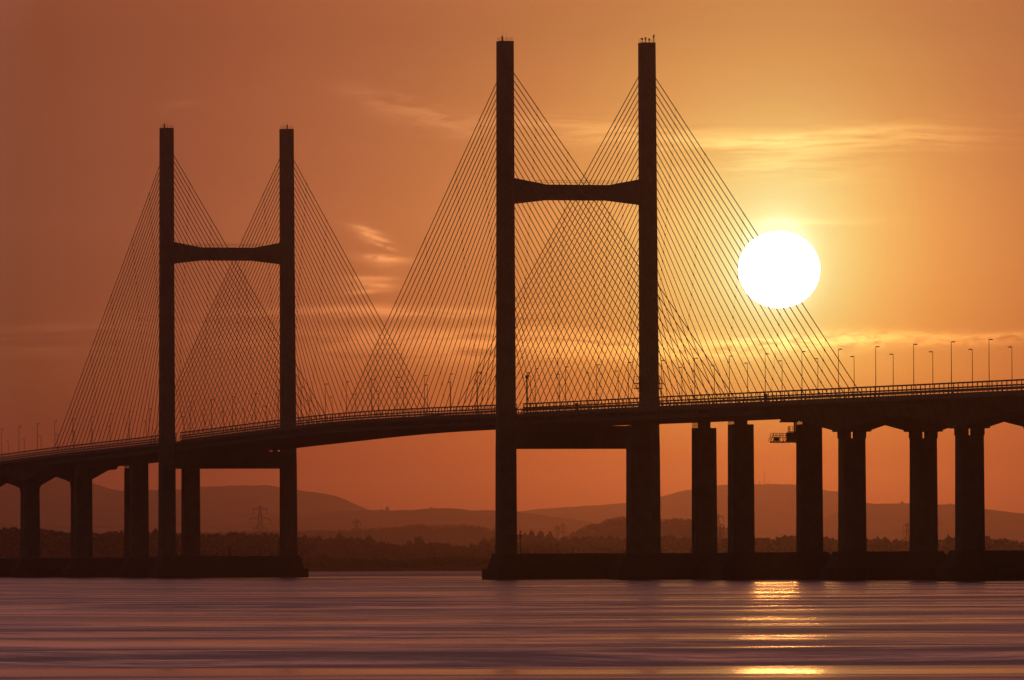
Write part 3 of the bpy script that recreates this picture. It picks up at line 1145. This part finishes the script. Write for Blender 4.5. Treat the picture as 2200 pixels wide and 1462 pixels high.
TREES = [  # picture x, picture y of the tip, distance, crown width (m), ground, label
    (568, 1139, 5700, 8, None, 'round tree on the woodland edge left of the largest electricity pylon'),
    (525, 1139, 5750, 7, None, 'rounded tree tip rising from the dark woodland under the left pylon'),
    (334, 1131, 5600, 6, None, 'tree top in the narrow gap left of the left pylon left leg'),
    (85, 1129, 5500, 9, None, 'broad tree top beside the leftmost pier'),
    (110, 1134, 5500, 10, None, 'broad tree between the two leftmost piers'),
    (235, 1136, 5600, 9, None, 'domed tree right of the second pier from the left'),
    (655, 1144, 6200, 9, None, 'leftmost dark tree under the open main span'),
    (685, 1146, 6300, 9, None, 'second tree from the left under the open main span'),
    (730, 1138, 6300, 12, None, 'tall domed tree left of the lattice pylon under the main span'),
    (752, 1150, 6250, 9, None, 'lower tree touching the domed tree under the main span'),
    (792, 1145, 6400, 12, None, 'wide rounded tree just right of the lattice pylon under the main span'),
    (900, 1146, 7000, 13, None, 'single large domed tree in the middle of the open main span'),
    (880, 1156, 7000, 9, None, 'smaller tree leaning on the large dome under the main span'),
    (1040, 1150, 7200, 12, None, 'bushy tree just left of the right pylon base'),
    (1060, 1148, 7300, 9, None, 'tree touching the left edge of the right pylon base'),
    (696, 1185, 4850, 7, None, 'small round tree on the shore under the main span'),
    (1142, 1135, 7600, 10, None, 'first domed tree from left between the legs of the right pylon'),
    (1162, 1137, 7700, 8, None, 'second domed tree from left between the legs of the right pylon'),
    (1182, 1138, 7700, 7, None, 'third domed tree from left between the legs of the right pylon'),
    (1128, 1141, 7200, 9, None, 'low tree behind the light mast of the right pylon'),
    (832, 1086, 16950, 10, 'middle_ridge', 'small skyline tree in the dip right of the left hill'),
    (820, 1093, 16950, 16, 'middle_ridge', 'wide clump tree on the skyline at the foot of the left hill'),
    (862, 1094, 16950, 15, 'middle_ridge', 'bushy tree on the skyline left of the lone round tree'),
    (925, 1088, 16980, 6, 'middle_ridge', 'lone round tree standing on the skyline under the main span'),
    (870, 1093.5, 16980, 4, 'middle_ridge', 'tiny tree on the skyline just right of the bushy one'),
    (886, 1093, 16980, 4, 'middle_ridge', 'tiny tree on the skyline halfway to the lone round tree'),
    (900, 1126, 10950, 9, 'low_ridge', 'dark tree crowning the low ridge under the main span'),
    (885, 1128, 10950, 8, 'low_ridge', 'tree on the low ridge left of its crowning tree'),
    (997, 1125, 10950, 11, 'low_ridge', 'domed tree on the right end of the low ridge'),
    (842, 1132, 10950, 8, 'low_ridge', 'leftmost small tree on the low ridge under the main span'),
    (1938, 1076, 17450, 9, 'right_ridge', 'round tree on the skyline seen right of the third right pier pair'),
    (2040, 1081, 17450, 9, 'right_ridge', 'tree on the skyline against the rightmost pier'),
    (1885, 1147, 6400, 9, None, 'domed tree behind the viaduct, first between the third and fourth piers from right'),
    (1902, 1150, 6400, 8, None, 'lower domed tree beside the first one behind the right viaduct'),
    (1925, 1154, 6300, 7, None, 'low tree left of the half hidden electricity pylon'),
    (1686, 1146, 6600, 8, None, 'tree between the second pair of right piers, on the left'),
    (1700, 1146, 6600, 8, None, 'tree against the left edge of the pier with the gantry'),
    (1775, 1148, 6600, 7, None, 'tree in the narrow gap right of the gantry pier'),
    (2038, 1144, 6200, 13, None, 'big tree against the left edge of the rightmost full pier'),
    (2122, 1148, 6300, 9, None, 'tree just right of the rightmost full pier'),
    (2160, 1152, 6300, 10, None, 'wide low tree near the right edge of the picture'),
]
def woodland(name, Y0, Y1, pts, rows, step, rad, seed, ragged=1.0):
    """a mass of crowns that reads as one wood: pts = (X, tip height) along the wood"""
    rnd = random.Random(seed)
    mb = MB()
    for r in range(rows):
        Y = Y0 + (Y1 - Y0) * r / max(1, rows - 1)
        x = pts[0][0]
        while x < pts[-1][0]:
            rr = rad * rnd.uniform(.6, 1.4)
            top = prof(pts, x) * (0.62 + 0.38 * (r + 1) / rows) + (rnd.uniform(-1.3, .1) + (rr / rad - 1) * 1.2) * ragged
            base = max(1.5, top - rr * 1.9)
            while base < top - .5:
                cz = (base + top) / 2
                hz = (top - base) / 2
                for _ in range(90):
                    d = Vector((rnd.gauss(0, 1), rnd.gauss(0, 1), rnd.gauss(0, 1))).normalized()
                    kk = rnd.uniform(.6, .95)
                    c = Vector((x + d.x * rr * kk, Y + d.y * rr * kk, cz + d.z * hz * kk))
                    s = rr * rnd.uniform(.14, .28)
                    a = Vector((rnd.gauss(0, 1), rnd.gauss(0, 1) - .8, rnd.gauss(0, 1))).normalized()
                    b = a.orthogonal().normalized()
                    cc = a.cross(b)
                    mb.add([c + (b * math.cos(t) + cc * math.sin(t)) * s for t in (0, 1.26, 2.51, 3.77, 5.03)], [(0, 1, 2, 3, 4)])
                break
            x += step * rnd.uniform(.6, 1.3)
        if r == rows - 1 or r == rows // 2:      # dense undergrowth that closes the wood below the crowns
            n = 90
            x0, x1 = pts[0][0], pts[-1][0]
            vs = []
            for i in range(n + 1):
                x = x0 + (x1 - x0) * i / n
                hh = max(1.0, prof(pts, x) * (0.62 + 0.38 * (r + 1) / rows) - rad * .9 + rnd.uniform(-.6, .2))
                vs += [(x, Y - rad * .6, 0.5), (x, Y, hh), (x, Y + rad * .6, 0.5)]
            fs = []
            for i in range(n):
                fs += [(i * 3, i * 3 + 3, i * 3 + 4, i * 3 + 1), (i * 3 + 1, i * 3 + 4, i * 3 + 5, i * 3 + 2)]
            mb.add(vs, fs)
    o = mb.build(name, M['foliage'], fix=False)
    tag(o, kind='stuff')
    return o


def pp(lst, Y):
    return [px(x, y, Y) for x, y in lst]


WOODS = [
    ('woodland', 5250, 5520, pp([(-400, 1140), (-100, 1134), (0, 1132), (60, 1131), (95, 1133), (125, 1140), (150, 1143), (206, 1143), (235, 1139), (268, 1140), (330, 1143), (433, 1143), (480, 1145), (520, 1142), (600, 1146), (640, 1152), (668, 1168), (690, 1190)], 5500), 4, 5.0, 4.6, 1, 1.0,
     'dark woodland on the far shore behind the left piers'),
    ('woodland', 5950, 6350, pp([(600, 1160), (645, 1149), (700, 1153), (740, 1155), (810, 1156), (830, 1166), (870, 1168), (900, 1164), (940, 1163), (985, 1171), (1030, 1164), (1068, 1162), (1150, 1163), (1200, 1165)], 6300), 3, 6.0, 5.4, 2, 1.0,
     'hazy woodland under the open main span'),
    ('woodland', 6900, 7200, pp([(1080, 1150), (1130, 1146), (1160, 1150), (1200, 1153), (1260, 1153), (1300, 1150), (1351, 1153), (1420, 1150), (1500, 1154), (1560, 1153), (1630, 1153)], 7200), 3, 6.5, 5.8, 3, 1.0,
     'hazy woodland between the legs of the right pylon'),
    ('woodland', 6100, 6400, pp([(1560, 1156), (1626, 1154), (1680, 1152), (1706, 1150), (1765, 1154), (1803, 1157), (1866, 1157), (1900, 1155), (1949, 1163), (2012, 1161), (2030, 1155), (2060, 1150), (2112, 1152), (2150, 1156), (2200, 1163), (2300, 1160), (2500, 1158)], 6400), 3, 6.0, 5.2, 4, 1.0,
     'hazy woodland behind the right viaduct piers'),
    ('hedgerow_scrub', 4640, 4780, pp([(-300, 1203), (100, 1200), (400, 1198), (600, 1197), (645, 1196), (690, 1194), (720, 1197), (760, 1199), (840, 1200), (880, 1204), (930, 1196), (980, 1193), (1030, 1195), (1100, 1196), (1400, 1196), (1800, 1197), (2200, 1196), (2500, 1197)], 4780), 3, 3.0, 2.5, 5, .8,
     'low scrub along the far shoreline'),
]


def rise_at(x, Y):
    z = 3.0
    for nm, Y0, Y1, pts, *_ in WOODS[:4]:
        if pts[0][0] < x < pts[-1][0] and Y0 - 60 < Y < Y1 + 140:
            z = max(z, prof(pts, x) - 8.5)
    return z


for nm, Y0, Y1, pts, *_ in WOODS[:4]:      # the low rises the woods grow on
    lo, hi = pts[0], pts[-1]
    prf = [(lo[0] - 70, 2.0)] + [(x, max(2.2, z - 8.5)) for x, z in pts] + [(hi[0] + 70, 2.0)]
    build_hill('low_rise', Y1 + 40, 420, prf)
for nm, Y0, Y1, pts, rows, step, rad, seed, ragged, lab in WOODS:
    tag(woodland(nm, Y0, Y1, pts, rows, step, rad, seed, ragged), lab)
for k, (x, y, Y, wd, gnd, lab) in enumerate(TREES):
    X, top = px(x, y, Y)
    if gnd:
        base = ground_at(gnd, X, Y) - 1.0
        base = min(base, top - wd * .45)
    else:
        base = max(min(rise_at(X, Y) - .5, top - wd * .8), top - wd * 1.25)
    tree(X, Y, base - (top - base) * .3, top, wd, lab, k)


# fringe of trees along the tops of the nearer ridges
for nm, Y, rad, sd in (('wooded_hill', 9950, 3.4, 6), ('low_ridge', 10950, 3.0, 7)):
    pts = [p for n, y0, d, p in HILLS if n == nm][0]
    rnd = random.Random(sd)
    mb = MB()
    for row, dY in enumerate((-180, -90, 0)):
        x = pts[1][0]
        while x < pts[-2][0]:
            h = ground_at(nm, x, Y + dY)
            for _ in range(26):
                d = Vector((rnd.gauss(0, 1), rnd.gauss(0, 1), rnd.gauss(0, 1))).normalized() * rad * rnd.uniform(.6, 1.05)
                c = Vector((x, Y + dY, h + rad * .15)) + d
                a = Vector((rnd.gauss(0, 1), rnd.gauss(0, 1) - .8, rnd.gauss(0, 1))).normalized()
                b = a.orthogonal().normalized()
                cc = a.cross(b)
                s = rad * rnd.uniform(.2, .38)
                mb.add([c + (b * math.cos(t) + cc * math.sin(t)) * s for t in (0, 1.26, 2.51, 3.77, 5.03)], [(0, 1, 2, 3, 4)])
            x += rad * rnd.uniform(.6, 1.8) * (1 if nm == 'wooded_hill' else 1.6)
    tag(mb.build('ridge_wood', M['foliage'], fix=False), kind='stuff')

# ------------------------------------------------------------------ the sun's disc
DIST = 42000.0
c = Vector((0, 0, CAM_H)) + sun_dir * DIST
R = DIST * 0.00478
sm = bpy.data.materials.new('sun_surface')
sm.use_nodes = True
g = NG(sm.node_tree)
out = g.n.new('ShaderNodeOutputMaterial')
em = g.n.new('ShaderNodeEmission')
em.inputs[0].default_value = (1.0, 0.40, 0.09, 1)
em.inputs[1].default_value = SUN_DISC
g.l.new(em.outputs[0], out.inputs[0])
me = MB().ball((0, 0, 0), 1, 1, 1, 96, 48).mesh('sun', sm, True)
so = link('sun', me)
so.matrix_world = Matrix.Translation(c) @ Matrix.Diagonal((R, R, R * .94, 1))
tag(so, 'blazing white sun disc low in the orange sky behind the right-hand cables', 'sun')

# ------------------------------------------------------------------ haze
hz = MB().box(-3500, 3500, -500, 23800, -6, 245).mesh('haze', M['hill'])
hz.materials.clear()
hm = bpy.data.materials.new('haze_air')
hm.use_nodes = True
g = NG(hm.node_tree)
out = g.n.new('ShaderNodeOutputMaterial')
pv = g.n.new('ShaderNodeVolumePrincipled')
pv.inputs['Color'].default_value = (0.95, 0.635, 0.56, 1)
pv.inputs['Density'].default_value = HAZE_DENSITY
pv.inputs['Anisotropy'].default_value = HAZE_G
g.l.new(pv.outputs[0], out.inputs['Volume'])
hz.materials.append(hm)
tag(link('haze', hz), kind='stuff')
S.cycles.volume_bounces = 0
